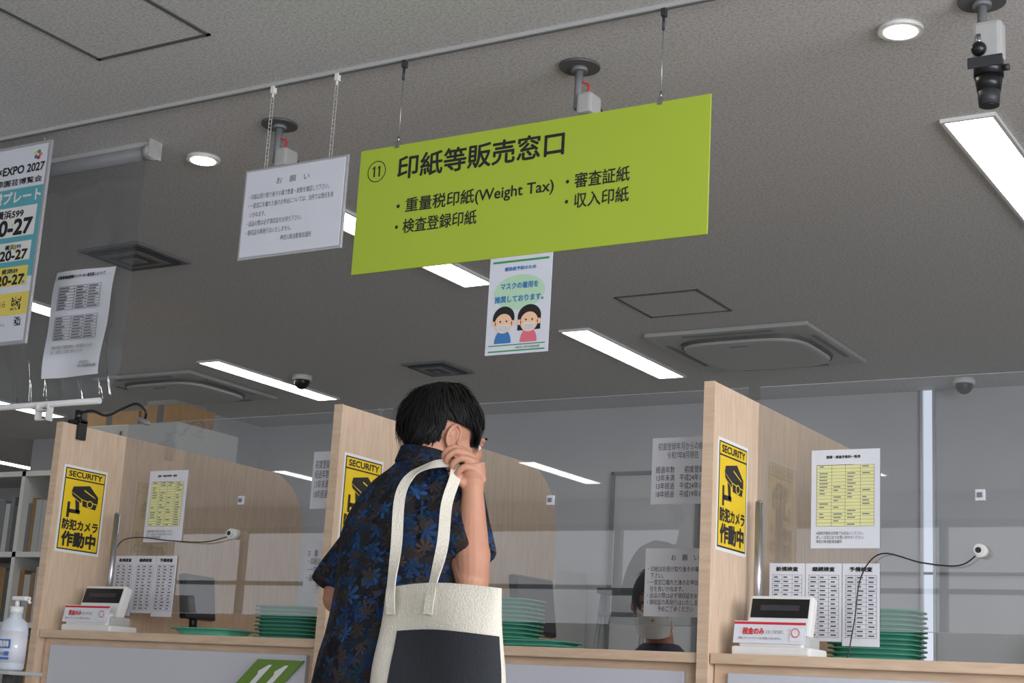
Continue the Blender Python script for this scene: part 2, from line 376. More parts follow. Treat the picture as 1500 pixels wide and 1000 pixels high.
for s in (-.0085,.010):
    b.poly([(cx+s-.0025,y,cz-.017),(cx+s+.0025,y,cz-.017),(cx+s+.0025,y,cz+.017),(cx+s-.001,y,cz+.017),(cx+s-.0085,y,cz+.010),(cx+s-.0065,y,cz+.0075),(cx+s-.0025,y,cz+.0105)],'ink')
b.obj('number_ring',sg)
b=B()
for x in (-2.607,-1.745):
    b.cyl((x,3.5,2.526),(x,3.5,CZ-.01),.0012,'steel',n=6).box((x-.007,3.494,2.518),(x+.007,3.506,2.538),'steel').cyl((x,3.5,2.538),(x,3.5,2.556),.004,'steel',n=8)
    b.box((x-.006,3.493,CZ-.035),(x+.006,3.509,CZ-.012),'dark').cyl((x,3.5,CZ-.075),(x,3.5,CZ-.035),.004,'dark',n=8)
b.obj('suspension_wires',sg)
nt_=B(); nt_.box((-3.192,3.495,2.228),(-2.788,3.505,2.524),'alu',.002); nt_.box((-3.184,3.4935,2.236),(-2.796,3.497,2.516),'paperlam')
no=nt_.obj('hanging_notice_board')
text('お　願　い',no,'heading_text',(-3.06,3.493,2.462),.13,.021,'inkg')
text('・印紙は受け取り後その場で数量・枚数を確認して下さい。\n・一度窓口を離れた後のお申出については、当所では責任を負\n　いかねます。\n・返品の際は必ず領収証をお持ち下さい。\n・領収証の再発行はいたしません。\n　　　　　　　　　　　　神奈川県自動車会議所',no,'body_text',(-3.165,3.493,2.275),.335,.165,'inkg',spacing=1.5)
b=B()
for x in (-3.115,-2.86):
    z=2.524;i=0
    while z<CZ-.03:
        w=(.0045,.0012) if i%2 else (.0012,.0045)
        b.sweep([(x-w[0],3.5-w[1],z),(x-w[0],3.5-w[1],z+.014),(x+w[0],3.5+w[1],z+.014),(x+w[0],3.5+w[1],z),(x-w[0],3.5-w[1],z)],.0014,'offwhite',n=5,res=1); z+=.0135;i+=1
    b.box((x-.006,3.493,CZ-.035),(x+.006,3.509,CZ-.012),'white').cyl((x,3.5,CZ-.05),(x,3.5,CZ-.03),.003,'white',n=8)
b.obj('chains',no)
mp=B(); mp.box((-2.255,3.499,1.861),(-2.055,3.501,2.142),'paperlam')
y=3.4985
mp.poly(rect(-2.245,-2.065,2.122,2.128,y),'green').poly(rect(-2.245,-2.065,1.868,1.872,y),'green').poly(rect(-2.245,-2.065,1.885,1.888,y),'green')
mp.poly(disc(-2.155,2.035,.082,.05,y),'lgreen')
for cx,hairb,cl in ((-2.20,False,'inkb'),(-2.118,True,'pinkp')):
    q=y-.0003
    mp.poly(disc(cx,1.892,.027,.04,q,20,0,math.pi),cl)
    mp.poly(disc(cx,1.963,.035 if not hairb else .037,.034,q-.0001),'ink')
    if hairb: mp.poly(rect(cx-.036,cx+.036,1.925,1.955,q-.0001),'ink')
    mp.poly(disc(cx,1.948,.028,.028,q-.0003),'skinp')
    mp.poly(disc(cx-.031,1.948,.006,.008,q-.0003),'skinp'); mp.poly(disc(cx+.031,1.948,.006,.008,q-.0003),'skinp')
    mp.poly([(cx-.02,q-.0005,1.945),(cx-.017,q-.0005,1.925),(cx+.017,q-.0005,1.925),(cx+.02,q-.0005,1.945)],'white')
    for dx in (-.01,.01): mp.poly(disc(cx+dx,1.954,.0025,.003,q-.0006,10),'ink')
    for k in range(3): mp.poly(rect(cx-.016,cx+.016,1.929+k*.005,1.9298+k*.005,q-.0007),'inkg')
mo=mp.obj('mask_notice_poster')
text('感染症予防のため',mo,'heading_text',(-2.205,y-.0006,2.098),.10,.011,'inkb',bold=.04)
text('マスクの着用を',mo,'body_text_1',(-2.215,y-.0006,2.045),.12,.018,'inkb',bold=.04)
text('推奨しております。',mo,'body_text_2',(-2.232,y-.0006,2.008),.155,.018,'inkb',bold=.04)
text('一般社団法人 神奈川県自動車会議所',mo,'foot_text',(-2.16,y-.0006,1.8745),.08,.007,'inkg')
B().box((-2.17,3.5012,2.12),(-2.14,3.504,2.16),'alu').obj('hanger_clip',mo)
lp=B(); x0,x1=-4.63,-4.106; y=3.4935
lp.box((x0,3.495,2.03),(x1,3.505,2.765),'alu',.002); lp.poly(rect(x0+.012,x1-.012,2.042,2.753,y+.0005),'paperlam')
lp.poly(rect(x0+.012,x1-.012,2.27,2.60,y),'teal')
lp.poly(rect(x0+.012,x1-.012,2.135,2.215,y),'pyel')
q=y-.0004
for (a,c,d,e_) in ((-4.40,-4.135,2.42,2.53),(-4.32,-4.14,2.33,2.40),(-4.32,-4.14,2.24,2.31)):
    lp.poly(rect(a,c,d,e_,q),'white' if e_>2.35 else 'pyel')
    for i in range(9):
        lp.poly(disc(a+.01+(c-a-.02)*random.random(),d+.006+(e_-d-.012)*random.random(),.008,.006,q-.0002,10),random.choice(['lgreen','pyel','teal']))
for i in range(5):
    lp.poly(disc(-4.165+.012*math.cos(i*1.256),2.715+.012*math.sin(i*1.256),.009,.007,q,12),['pinkp','green','pyel','inkb','inkr'][i])
for i in range(11):
    for j in range(11):
        if random.random()<.5: lp.poly(rect(-4.20+i*.0042,-4.1958+i*.0042,2.152+j*.0042,2.1562+j*.0042,q),'ink')
        if random.random()<.5: lp.poly(rect(-4.175+i*.003,-4.172+i*.003,2.095+j*.003,2.098+j*.003,q),'ink')
lpo=lp.obj('framed_poster'); q-=.0006
text('GREEN×EXPO 2027',lpo,'t1',(-4.50,q,2.655),.375,.03,'ink',bold=.04)
text('2027年国際園芸博覧会',lpo,'t2',(-4.52,q,2.612),.39,.024,'ink',bold=.02)
text('特別仕様プレート',lpo,'t3',(-4.52,q,2.545),.395,.044,'white',bold=.04)
text('横浜599',lpo,'t4',(-4.34,q,2.49),.14,.03,'ink',bold=.04)
text('20-27',lpo,'t5',(-4.36,q,2.428),.21,.055,'ink',bold=.06)
text('横浜599',lpo,'t6',(-4.27,q,2.373),.08,.018,'ink',bold=.03)
text('20-27',lpo,'t7',(-4.29,q,2.335),.135,.034,'ink',bold=.06)
text('横浜589',lpo,'t8',(-4.27,q,2.285),.08,.018,'ink',bold=.03)
text('20-27',lpo,'t9',(-4.29,q,2.245),.135,.034,'ink',bold=.06)
text('くわしくはこちら',lpo,'t10',(-4.40,q,2.165),.17,.022,'ink')
text('詳しくは国土交通省ウェブサイトへ\n図柄入りナンバー申込サービス',lpo,'t11',(-4.44,q,2.07),.22,.04,'inkg')
b=B()
for x in (-4.55,-4.15): b.cyl((x,3.5,2.76),(x,3.5,CZ-.01),.0015,'steel',n=6)
b.obj('hanger_wires',lpo)

vc=empty('vinyl_curtain',(-4.4,3.75,2.4))
def vch(o): o.parent=vc; o.matrix_parent_inverse=Matrix.Translation((4.4,-3.75,-2.4)); return o
b=B(); b.cyl((-5.4,3.75,2.772),(-3.90,3.75,2.772),.026,'grey',n=24).cyl((-3.90,3.75,2.772),(-3.86,3.75,2.772),.03,'offwhite',n=24).box((-5.4,3.735,2.79),(-3.86,3.765,CZ),'offwhite').box((-3.868,3.72,2.745),(-3.86,3.78,CZ),'offwhite')
vch(b.obj('roller'))
b=B(); nx,nz=160,70; mi=b.mi('vinyl'); grid=[]
for i in range(nx+1):
    x=-5.4+1.5*i/nx; row=[]
    for j in range(nz+1):
        t=j/nz; z=2.765-t*.875; lo=max(0,t-.70)/.30
        row.append(b.bm.verts.new((x,3.75+.018*t*math.sin(x*21+1.5*math.sin(x*5))+.006*t*math.sin(x*47+z*4)+.022*lo*math.sin(x*75+z*22+2*math.sin(z*9))+.006*t*math.sin(z*17+x*9),z)))
    grid.append(row)
for i in range(nx):
    for j in range(nz):
        f=b.bm.faces.new((grid[i][j],grid[i+1][j],grid[i+1][j+1],grid[i][j+1]));f.material_index=mi;f.smooth=True
vch(b.obj('clear_sheet'))
b=B().cyl((-5.4,3.75,1.875),(-3.99,3.75,1.875),.011,'white').box((-4.29,3.735,1.815),(-4.23,3.765,1.82),'white').box((-4.29,3.735,1.85),(-4.23,3.765,1.855),'white').box((-4.29,3.735,1.815),(-4.285,3.765,1.875),'white').box((-4.235,3.735,1.815),(-4.23,3.765,1.875),'white'); vch(b.obj('bottom_bar'))
b=B(); mi=b.mi('paper'); g=[]
for i in range(13):
    r=[]
    for j in range(13):
        s_,t=i/12,j/12; r.append(b.bm.verts.new((-4.236+.285*s_-.01*t,3.708-.008*math.sin(s_*5+t*3)-.004*math.sin(t*9),2.347-.389*t)))
    g.append(r)
for i in range(12):
    for j in range(12):
        f=b.bm.faces.new((g[i][j],g[i][j+1],g[i+1][j+1],g[i+1][j]));f.material_index=mi;f.smooth=True
for k,(za,zb) in enumerate(((2.20,2.285),(2.09,2.175))):
    for i in range(9):
        z=za+(zb-za)*i/8; b.box((-4.20,3.693,z),(-3.99,3.6935,z+.0012),'inkg')
        if i<8:
            for s in (-4.195,-4.11,-4.05): b.box((s,3.693,z+.004),(s+.03+.02*random.random(),3.6935,z+.0075),'inkg')
    for x in (-4.20,-4.12,-4.06,-3.991): b.box((x,3.693,za),(x+.0012,3.6935,zb),'inkg')
do=b.obj('posted_document'); 
text('自動車検査登録ナンバーの一般見直しについて',do,'doc_title',(-4.21,3.693,2.315),.235,.012,'ink',bold=.04)
text('令和七年度より登録手数料の一部が変更となります\n詳しくは窓口にてお問い合わせください',do,'doc_body',(-4.20,3.693,2.04),.20,.03,'inkg')
text('一般社団法人\n神奈川県自動車会議所',do,'doc_foot',(-4.06,3.693,1.985),.09,.025,'inkg')

# ------------------------------------------------------------------ counter and dividers
CT=1.08; PX=(-3.885,-2.742,-1.575,-.41)
for i in range(3):
    b=B()
    xa,xb=PX[i]+.017,PX[i+1]-.017
    b.box((xa,3.5,CT-.025),(xb,4.75,CT),'woodt',.003)
    b.box((xa,3.53,.08),(xb,3.55,CT-.025),'woodt'); b.box((xa+.04,3.514,.14),(xb-.04,3.535,CT-.045),'laminate',.003)
    b.box((xa,4.71,.08),(xb,4.73,CT-.025),'laminate'); b.box((xa,3.58,0),(xb,4.7,.08),'dark')
    b.obj('service_counter')
def partition(x):
    b=B(); mi=b.mi('wood'); w=.014; zt=1.748;yb=4.77;r=.22
    prof=[(3.495,0),(yb,0)]+[(yb-r+r*math.cos(a),zt-r+r*math.sin(a)) for a in [math.pi/2*i/12 for i in range(13)]]+[(3.495,zt)]
    L=[b.bm.verts.new((x-w,p[0],p[1])) for p in prof]; R=[b.bm.verts.new((x+w,p[0],p[1])) for p in prof]
    b.bm.faces.new(L[::-1]); b.bm.faces.new(R)
    for i in range(len(prof)):
        j=(i+1)%len(prof); b.bm.faces.new((L[i],L[j],R[j],R[i]))
    bmesh.ops.recalc_face_normals(b.bm,faces=b.bm.faces[:])
    b.box((x-w-.001,3.4925,0.0),(x+w+.001,3.4965,zt+.001),'woodt')
    return b.obj('counter_divider')
def sticker(x,y0):
    w,h=.192,.283; z0=1.331; X=x+.0152
    b=B()
    def P2(pts,m,k): b.poly([(X+.0004*k,y0+s*w,z0+t*h) for s,t in pts],m)
    b.box((x+.0142,y0,z0),(X,y0+w,z0+h),'white')
    P2([(.04,.03),(.96,.03),(.96,.97),(.04,.97)],'ink',1)
    P2([(.06,.045),(.94,.045),(.94,.84),(.06,.84)],'stickerY',2); P2([(.06,.855),(.94,.855),(.94,.957),(.06,.957)],'stickerY',2)
    P2([(.25,.76),(.62,.80),(.84,.68),(.84,.60),(.48,.63),(.22,.70)],'ink',3)
    P2([(.22,.695),(.46,.625),(.46,.585),(.25,.65)],'ink',3)
    P2([(.48,.62),(.83,.59),(.80,.53),(.50,.55)],'ink',3)
    P2([(.32,.62),(.42,.59),(.44,.47),(.36,.47)],'ink',3)
    P2([(.20,.50),(.46,.50),(.46,.455),(.20,.455)],'ink',3); P2([(.16,.58),(.22,.58),(.22,.40),(.16,.40)],'ink',3)
    P2([(.50,.745),(.76,.675),(.78,.66),(.50,.73)],'stickerY',4)
    P2([(.66+.075*math.cos(a),.585+.045*math.sin(a)) for a in [i*.63 for i in range(10)]],'stickerY',4)
    P2([(.66+.055*math.cos(a),.585+.032*math.sin(a)) for a in [i*.63 for i in range(10)]],'ink',5)
    o=b.obj('security_sticker')
    text('SECURITY',o,'security_text',(X+.0016,y0+.12*w,z0+.875*h),.76*w,.062*h,'ink','+x',bold=.05)
    text('防犯カメラ',o,'label_text_1',(X+.0016,y0+.10*w,z0+.265*h),.80*w,.115*h,'ink','+x',bold=.045)
    text('作動中',o,'label_text_2',(X+.0016,y0+.12*w,z0+.075*h),.76*w,.165*h,'ink','+x',bold=.05)
for x in PX: partition(x)
for x in PX[:3]: sticker(x,3.52)
for i in range(3):
    b=B(); xa,xb=PX[i]+.017,PX[i+1]-.017
    b.poly([(xa,3.78,1.16),(xb,3.78,1.16),(xb,3.78,1.79),(xa,3.78,1.79)],'acrylic')
    b.box((xa,3.778,1.79),(xb,3.782,1.7915),'edge').box((xa,3.778,1.1585),(xb,3.782,1.16),'edge')
    for x in (xa+.03,xb-.05):
        b.box((x,3.765,CT),(x+.02,3.774,1.165),'alu',.002).box((x,3.782,CT),(x+.02,3.79,1.165),'alu',.002)
    b.box((xb-.06,3.782,1.765),(xb-.045,3.79,1.795),'grey',.002)
    b.obj('acrylic_screen')

YS=3.7755
def paper(name,x0,x1,z0,z1,m='paper'):
    return B().box((x0,YS,z0),(x1,YS+.0015,z1),m).obj(name)
def price_sheet(x0,x1,z0,z1):
    b=B(); b.box((x0,YS,z0),(x1,YS+.0015,z1),'paperlam'); w=x1-x0;h=z1-z0;q=YS-.0005
    b.poly(rect(x0+.08*w,x1-.08*w,z0+.22*h,z0+.84*h,q),'yellowp'); b.poly(rect(x0+.08*w,x0+.62*w,z0+.84*h,z0+.845*h,q-.0002),'ink')
    for i in range(19):
        z=z0+.22*h+i*.62*h/18; b.poly(rect(x0+.08*w,x1-.08*w,z,z+.0006,q-.0002),'inkg')
    for s in (.08,.3,.5,.72,.918): b.poly(rect(x0+s*w,x0+s*w+.0007,z0+.22*h,z0+.84*h,q-.0002),'inkg')
    for i in range(18):
        for s in (.12,.33,.53,.75):
            if random.random()<.6: b.poly(rect(x0+s*w,x0+(s+.06+.07*random.random())*w,z0+(.235+i*.0344)*h,z0+(.235+i*.0344)*h+.003,q-.0003),'grey')
    o=b.obj('fee_price_sheet')
    text('登録・検査手数料一覧表',o,'sheet_title',(x0+.22*w,q-.0004,z0+.91*h),.5*w,.03*h,'ink',bold=.04)
    text('※登録手数料は印紙でお支払いください。\n詳しくは窓口までお問い合わせください。\n神奈川県自動車会議所',o,'sheet_foot',(x0+.08*w,q-.0004,z0+.05*h),.7*w,.12*h,'inkg')
price_sheet(-1.41,-1.23,1.362,1.614); price_sheet(-3.737,-3.567,1.387,1.625); price_sheet(-2.585,-2.41,1.37,1.615)
def tables(x0,x1,z0,z1,k):
    b=B(); w=(x1-x0)/k; q=YS-.0005
    for c in range(k):
        a=x0+c*w; b.box((a+.001,YS+.0002*c,z0+.01*(c%2)),(a+w-.001,YS+.0015,z1),'paperlam')
        for i in range(15):
            z=z0+.02+i*(z1-z0-.05)/14; b.poly(rect(a+.008,a+w-.008,z,z+.0007,q),'inkg')
            if i<14:
                for s in (.14,.4,.7): b.poly(rect(a+s*w,a+(s+.10+.07*random.random())*w,z+.004,z+.0075,q),'inkg')
        for s in (.1,.36,.64,.91): b.poly(rect(a+s*w,a+s*w+.0007,z0+.02,z1-.03,q),'inkg')
    o=b.obj('inspection_fee_table')
    for c in range(k): text(['新規検査','継続検査','予備検査'][c%3],o,'table_title_%d'%c,(x0+c*w+.2*w,q-.0004,z1-.02),.6*w,.011,'ink',bold=.05)
tables(-1.521,-1.229,1.12,1.324,3); tables(-3.852,-3.575,1.145,1.342,3)
o=paper('tax_notice_sheet',-1.868,-1.66,1.482,1.664)
text('初度登録年月からの経過年数\n　　令和7年8月現在',o,'t1',(-1.85,YS-.0005,1.605),.175,.045,'inkg')
text('経過年数　　初度登録年月\n13年未満　平成24年11月以降\n13年経過　平成24年10月以前\n18年経過　平成19年10月以前',o,'t2',(-1.855,YS-.0005,1.50),.185,.085,'ink')
o=paper('request_notice_sheet',-1.877,-1.667,1.182,1.363)
text('お　願　い',o,'t1',(-1.80,YS-.0005,1.33),.08,.016,'ink')
text('・印紙はお受け取り後その場で\n　下さい。\n・一度窓口離れた後のお申出について\n　任を負いかねます。\n・返品の際は必ず領収証をお持ち\n・領収証の再発行はいたしません\n　　　予めご了承ください',o,'t2',(-1.868,YS-.0005,1.195),.195,.12,'ink')
o=paper('tax_notice_sheet',-3.045,-2.84,1.488,1.667)
text('初度登録年月からの経過年数\n経過年数　　初度登録年月\n13年未満　平成24年11月以降\n18年経過　平成19年10月以前',o,'t1',(-3.035,YS-.0005,1.52),.185,.12,'inkg')
o=paper('request_notice_sheet',-3.045,-2.84,1.228,1.384)
text('お　願　い\n・印紙はお受け取り後その場で\n・一度窓口離れた後のお申出\n・返品の際は必ず領収証\n　　　予めご了承ください',o,'t1',(-3.035,YS-.0005,1.24),.185,.12,'inkg')
def webcam(x,z,cable):
    b=B(); b.cyl((x,3.745,z),(x,3.777,z),.016,'white',n=24).cyl((x,3.738,z),(x,3.746,z),.012,'white',n=24).cyl((x,3.736,z),(x,3.7385,z),.007,'black',n=20)
    b.sweep(cable,.0018,'black',n=6,res=6); b.obj('webcam')
webcam(-.977,1.353,[(-.985,3.76,1.345),(-1.03,3.76,1.318),(-1.12,3.76,1.325),(-1.22,3.76,1.347),(-1.27,3.755,1.29),(-1.285,3.75,1.18),(-1.30,3.74,1.082)])
webcam(-3.331,1.41,[(-3.34,3.76,1.405),(-3.45,3.76,1.385),(-3.6,3.76,1.39),(-3.75,3.75,1.40),(-3.82,3.745,1.37),(-3.84,3.74,1.25),(-3.845,3.73,1.082)])
for x,z in ((-.98,1.49),(-2.181,1.499),(-3.325,1.519)):
    B().box((x-.012,3.77,z-.014),(x+.012,3.778,z+.014),'paperlam',.002).box((x-.006,3.766,z-.006),(x+.006,3.771,z+.006),'grey',.001).obj('screen_clip')
for x in (-1.525,-3.80):
    B().cyl((x,3.71,CT),(x,3.71,CT+.01),.022,'steel',n=24).cyl((x,3.71,CT+.01),(x,3.71,1.472),.0105,'steel',n=20).ell((x,3.71,1.472),(.0105,.0105,.006),'steel').obj('steel_post')
def display(x,y,w=.2):
    b=B()
    b.box((x,y-.06,CT),(x+w,y+.06,CT+.022),'white',.006)
    b.box((x+.01,y-.045,CT+.02),(x+w-.01,y+.04,CT+.05),'offwhite',.008)
    R=(-.28,0,0);pv=(x+w/2,y,CT+.04)
    b.box((x+.018,y-.02,CT+.035),(x+w-.018,y+.015,CT+.148),'white',.007,R,pv)
    b.box((x+.026,y-.022,CT+.09),(x+w-.026,y-.019,CT+.138),'black',0,R,pv)
    b.box((x+.05,y-.0228,CT+.108),(x+w-.05,y-.0218,CT+.122),'dark',0,R,pv)
    b.box((x+.006,y-.064,CT+.028),(x+w-.012,y-.062,CT+.082),'paperlam',0,(-.18,0,0),(x+w/2,y-.06,CT+.03))
    b.box((x+.006,y-.0646,CT+.074),(x+w-.012,y-.0636,CT+.080),'inkr',0,(-.18,0,0),(x+w/2,y-.06,CT+.03))
    b.box((x+.02,y-.06,CT+.02),(x+w-.02,y-.03,CT+.06),'white',.004)
    b.box((x+w-.05,y-.0655,CT+.035),(x+w-.018,y-.0645,CT+.065),'paper',0,(-.18,0,0),(x+w/2,y-.06,CT+.03))
    o=b.obj('payment_display')
    def lt(s,nm,dx,s_,w_,h_,m,bo=0):
        t=text(s,o,nm,(x+dx,y-.0665+.18*(s_-.03),CT+s_),w_,h_,m,bold=bo); t.rotation_euler=(math.pi/2-.18,0,0)
    lt('税金のみ','label_text',.03,.050,.055,.016,'inkr',.04)
    lt('となっております。','label_text_2',.09,.052,.045,.009,'ink')
    lt('現金とクレジットカードはご利用いただけません。','label_text_3',.02,.038,.11,.006,'ink')
    r=B(); c0=x+w-.034
    for i in range(20):
        a=2*math.pi*i/20;c=2*math.pi*(i+1)/20
        r.poly([(c0+rr*math.cos(t_),y-.067,CT+.055+rr*math.sin(t_)) for rr,t_ in ((.011,a),(.011,c),(.009,c),(.009,a))],'inkr')
    r.obj('prohibition_ring',o)
display(-1.525,3.61); display(-3.83,3.61,.215)
def tray(b,x,y,z,w=.23,d=.17,h=.022):
    R=[]
    for sx,zz in ((.8,z),(1,z+h),(1.06,z+h),(1.06,z+h-.004)):
        r=[]
        for j in range(28):
            t=2*math.pi*j/28;c=math.cos(t);s=math.sin(t)
            r.append(b.bm.verts.new((x+math.copysign(abs(c)**.5,c)*w/2*sx,y+math.copysign(abs(s)**.5,s)*d/2*sx,zz)))
        R.append(r)
    i_=b.mi('traygreen')
    for a,c in ((0,1),(1,2),(2,3)):
        for j in range(28):
            f=b.bm.faces.new((R[a][j],R[a][(j+1)%28],R[c][(j+1)%28],R[c][j]));f.material_index=i_;f.smooth=True
    f=b.bm.faces.new(R[0]);f.material_index=i_
b=B(); tray(b,-3.25,3.62,CT+.001); o=b.obj('coin_tray')
for x,y,n in ((-3.29,4.05,9),(-2.49,4.05,12),(-1.325,4.05,11),(-2.30,3.95,2)):
    b=B()
    for i in range(n): tray(b,x+random.uniform(-.003,.003),y+random.uniform(-.003,.003),CT+.001+i*.0125)
    b.obj('coin_tray_stack')
b=B(); yy=3.503
pts=[(-3.12,.87),(-2.955,.87),(-2.80,1.018),(-2.966,1.018)]
for k in range(4):
    a=pts[k];c=pts[(k+1)%4]; b.poly([(a[0],yy,a[1]),(c[0],yy,c[1]),(c[0],yy+.007,c[1]),(a[0],yy+.007,a[1])],'numgreen')
b.poly([(p[0],yy,p[1]) for p in pts],'numgreen')
for s0 in (-.095,-.035):
    def q(u,z): return (-2.80+s0+u-(1.018-z)*1.04,yy-.001,z)
    b.poly([q(-.022,.885),(q(0,.885)),q(0,1.003),q(-.012,1.003),q(-.03,.985),q(-.022,.975)],'white')
o=b.obj('counter_number_plate')

B().box((-3.914,3.55,1.70),(-3.9005,3.585,1.765),'black',.003).box((-3.8695,3.55,1.70),(-3.856,3.585,1.765),'black',.003).box((-3.914,3.55,1.752),(-3.856,3.585,1.768),'black',.003).cyl((-3.885,3.567,1.765),(-3.885,3.567,1.80),.012,'black').sweep([(-3.885,3.567,1.79),(-3.84,3.58,1.80),(-3.79,3.6,1.785),(-3.74,3.62,1.81),(-3.69,3.63,1.825),(-3.655,3.64,1.80),(-3.665,3.65,1.775)],.0045,'black',n=8,res=5).ell((-3.67,3.65,1.77),(.03,.018,.01),'grey',rot=(0,.4,0)).obj('clip_lamp')

def monitor(x,y,rz,z0=CT,w=.3,h=.2):
    b=B(); b.cyl((0,0,0.001),(0,0,.012),.06,'black',n=28).cyl((0,0,.01),(0,.01,.12),.014,'black').box((-w/2,-.015,.07),(w/2,.01,.07+h),'black',.006,(-.15,0,0)).box((-w/2+.012,-.0165,.085),(w/2-.012,-.0145,.06+h),'dark',0,(-.15,0,0))
    o=b.obj('computer_monitor'); o.location=(x,y,z0); o.rotation_euler=(0,0,rz)
monitor(-3.68,4.0,math.radians(95),w=.17,h=.15); monitor(-2.58,4.38,math.radians(85),w=.22,h=.19)

b=B(); x0,x1,y0,y1=-8.6,-6.45,6.2,6.6
b.box((x0,y0+.38,0),(x1,y1,2.1),'offwhite')
for x in (x0,-7.88,-7.16,x1-.03): b.box((x,y0,0),(x+.03,y1,2.1),'white')
for z in (0,.4,.8,1.2,1.6,2.07): b.box((x0,y0,z),(x1,y1,z+.03),'white')
for z in (.03,.43,.83,1.23,1.63):
    x=x0+.05
    while x<x1-.1:
        w=random.uniform(.03,.07); b.box((x,y0+.05,z),(x+w-.004,y0+.33,z+random.uniform(.27,.33)),random.choice(['grey','dark','wall','card','offwhite','frame'])); x+=w
b.obj('bookcase')
b=B(); b.box((-6.05,5.5,.03),(-5.3,5.95,2.185),'offwhite',.004).box((-5.68,5.495,.1),(-5.67,5.5,2.15),'frame').box((-5.72,5.48,1.0),(-5.70,5.5,1.15),'steel').box((-5.64,5.48,1.0),(-5.62,5.5,1.15),'steel').box((-6.05,5.52,0),(-5.3,5.93,.03),'dark'); b.obj('storage_cabinet')
b=B(); b.box((-5.98,5.55,2.186),(-5.62,5.85,2.265),'card').box((-5.6,5.55,2.186),(-5.34,5.8,2.285),'card').box((-5.84,5.549,2.187),(-5.80,5.551,2.264),'frame').box((-5.49,5.549,2.187),(-5.45,5.551,2.284),'frame').box((-5.58,5.56,2.285),(-5.38,5.78,2.31),'grey',.004); b.obj('cardboard_boxes')
def desk(x,y,w=1.4,d=.7):
    b=B(); b.box((x,y,.70),(x+w,y+d,.73),'offwhite',.004).box((x+.02,y+d-.03,.1),(x+w-.02,y+d-.01,.70),'grey')
    for a in (x+.02,x+w-.06): 
        for c in (y+.02,y+d-.06): b.box((a,c,0),(a+.04,c+.04,.70),'grey')
    b.box((x+w-.45,y+.05,.08),(x+w-.07,y+d-.05,.68),'offwhite',.004)
    for z in (.28,.48,.66): b.box((x+w-.3,y+.04,z-.05),(x+w-.2,y+.05,z-.04),'steel')
    b.obj('office_desk')
desk(-5.6,6.3); desk(-3.3,6.4); desk(-1.6,6.4)
monitor(-5.0,6.7,math.radians(20),.731,.5,.3); monitor(-2.6,6.8,math.radians(-10),.731,.5,.3)
monitor(-4.45,6.7,math.radians(160),.731,.5,.3)
# low white cabinets with equipment along the back wall
for x,h in ((-1.9,1.25),(-1.0,1.25),(-3.15,1.2)):
    b=B(); b.box((x,8.15,.05),(x+.85,8.56,h),'offwhite',.004).box((x+.42,8.145,.1),(x+.43,8.15,h-.05),'frame').box((x+.02,8.17,0),(x+.83,8.54,.05),'dark')
    b.box((x+.37,8.13,h-.35),(x+.39,8.15,h-.22),'steel').box((x+.46,8.13,h-.35),(x+.48,8.15,h-.22),'steel'); b.obj('low_cabinet')
    b=B(); b.box((x+.12,8.2,h+.001),(x+.55,8.5,h+.18),'white',.02).box((x+.16,8.195,h+.10),(x+.40,8.2,h+.15),'dark').box((x+.2,8.24,h+.18),(x+.5,8.46,h+.21),'grey',.008).box((x+.2,8.12,h+.03),(x+.48,8.2,h+.04),'offwhite'); b.obj('office_printer')
b=B(); x,y=-3.95,7.7
for s in (-1,1):
    b.cyl((x-.13*s*1.3,y-.25,0),(x-.13*s,y,1.58),.014,'grey',n=10).cyl((x-.13*s*1.3,y+.25,0),(x-.13*s,y+.02,1.58),.012,'grey',n=10)
for i in range(5):
    z=.28+i*.29; t=z/1.58; b.box((x-.165+.03*t,y-.27+.25*t,z),(x+.165-.03*t,y-.19+.25*t,z+.02),'frame')
b.box((x-.14,y-.06,1.56),(x+.14,y+.08,1.59),'dark'); b.obj('step_ladder')
b=B(); b.box((-4.9,8.1,0),(-4.62,8.5,1.75),'offwhite',.01).box((-4.88,8.09,1.0),(-4.64,8.1,1.7),'wall').cyl((-4.66,8.07,1.1),(-4.66,8.07,1.3),.008,'steel'); b.obj('locker')
b=B()
for i in range(4):
    x=-6.6+i*.55; b.box((x,-2.9,.40),(x+.5,-2.45,.45),'dark',.015).box((x,-2.93,.45),(x+.5,-2.88,.85),'dark',.015)
b.box((-6.6,-2.72,.34),(-4.45,-2.66,.40),'steel')
for x in (-6.4,-4.7): b.box((x,-2.9,0),(x+.05,-2.45,.36),'steel')
b.obj('waiting_bench')

x,y,z=-3.405,2.99,.945
b=B(); b.cyl((x,y,0),(x,y,.015),.16,'dark',n=32).cyl((x,y,.015),(x,y,z-.012),.015,'steel').box((x-.07,y-.06,z-.012),(x+.07,y+.06,z-.001),'offwhite',.004); b.obj('sanitizer_stand')
b=B(); b.loft([(x,y,z,.036,.028),(x,y,z+.006,.041,.031),(x,y,z+.11,.041,.031),(x,y,z+.13,.034,.028),(x,y,z+.142,.016,.016),(x,y,z+.155,.015,.015)],'bottle',28)
b.cyl((x,y,z+.153),(x,y,z+.172),.018,'white',n=24).cyl((x,y,z+.172),(x,y,z+.19),.006,'white').box((x-.012,y-.012,z+.188),(x+.04,y+.012,z+.2),'white',.004).cyl((x+.038,y,z+.193),(x+.05,y,z+.182),.004,'white')
b.loft([(x,y,z+.02,.0418,.0318),(x,y,z+.105,.0418,.0318)],'paperlam',28)
o=b.obj('hand_sanitizer_bottle')
b=B(); b.poly(rect(x-.03,x+.03,z+.058,z+.082,y-.0335),'label').poly(rect(x-.03,x+.03,z+.028,z+.034,y-.0335),'label').obj('label_band',o)
text('手指消毒',o,'label_text',(x-.024,y-.0342,z+.062),.048,.016,'white',bold=.04)
text('アルコール製剤',o,'label_text_2',(x-.028,y-.034,z+.038),.056,.012,'label',bold=.04)

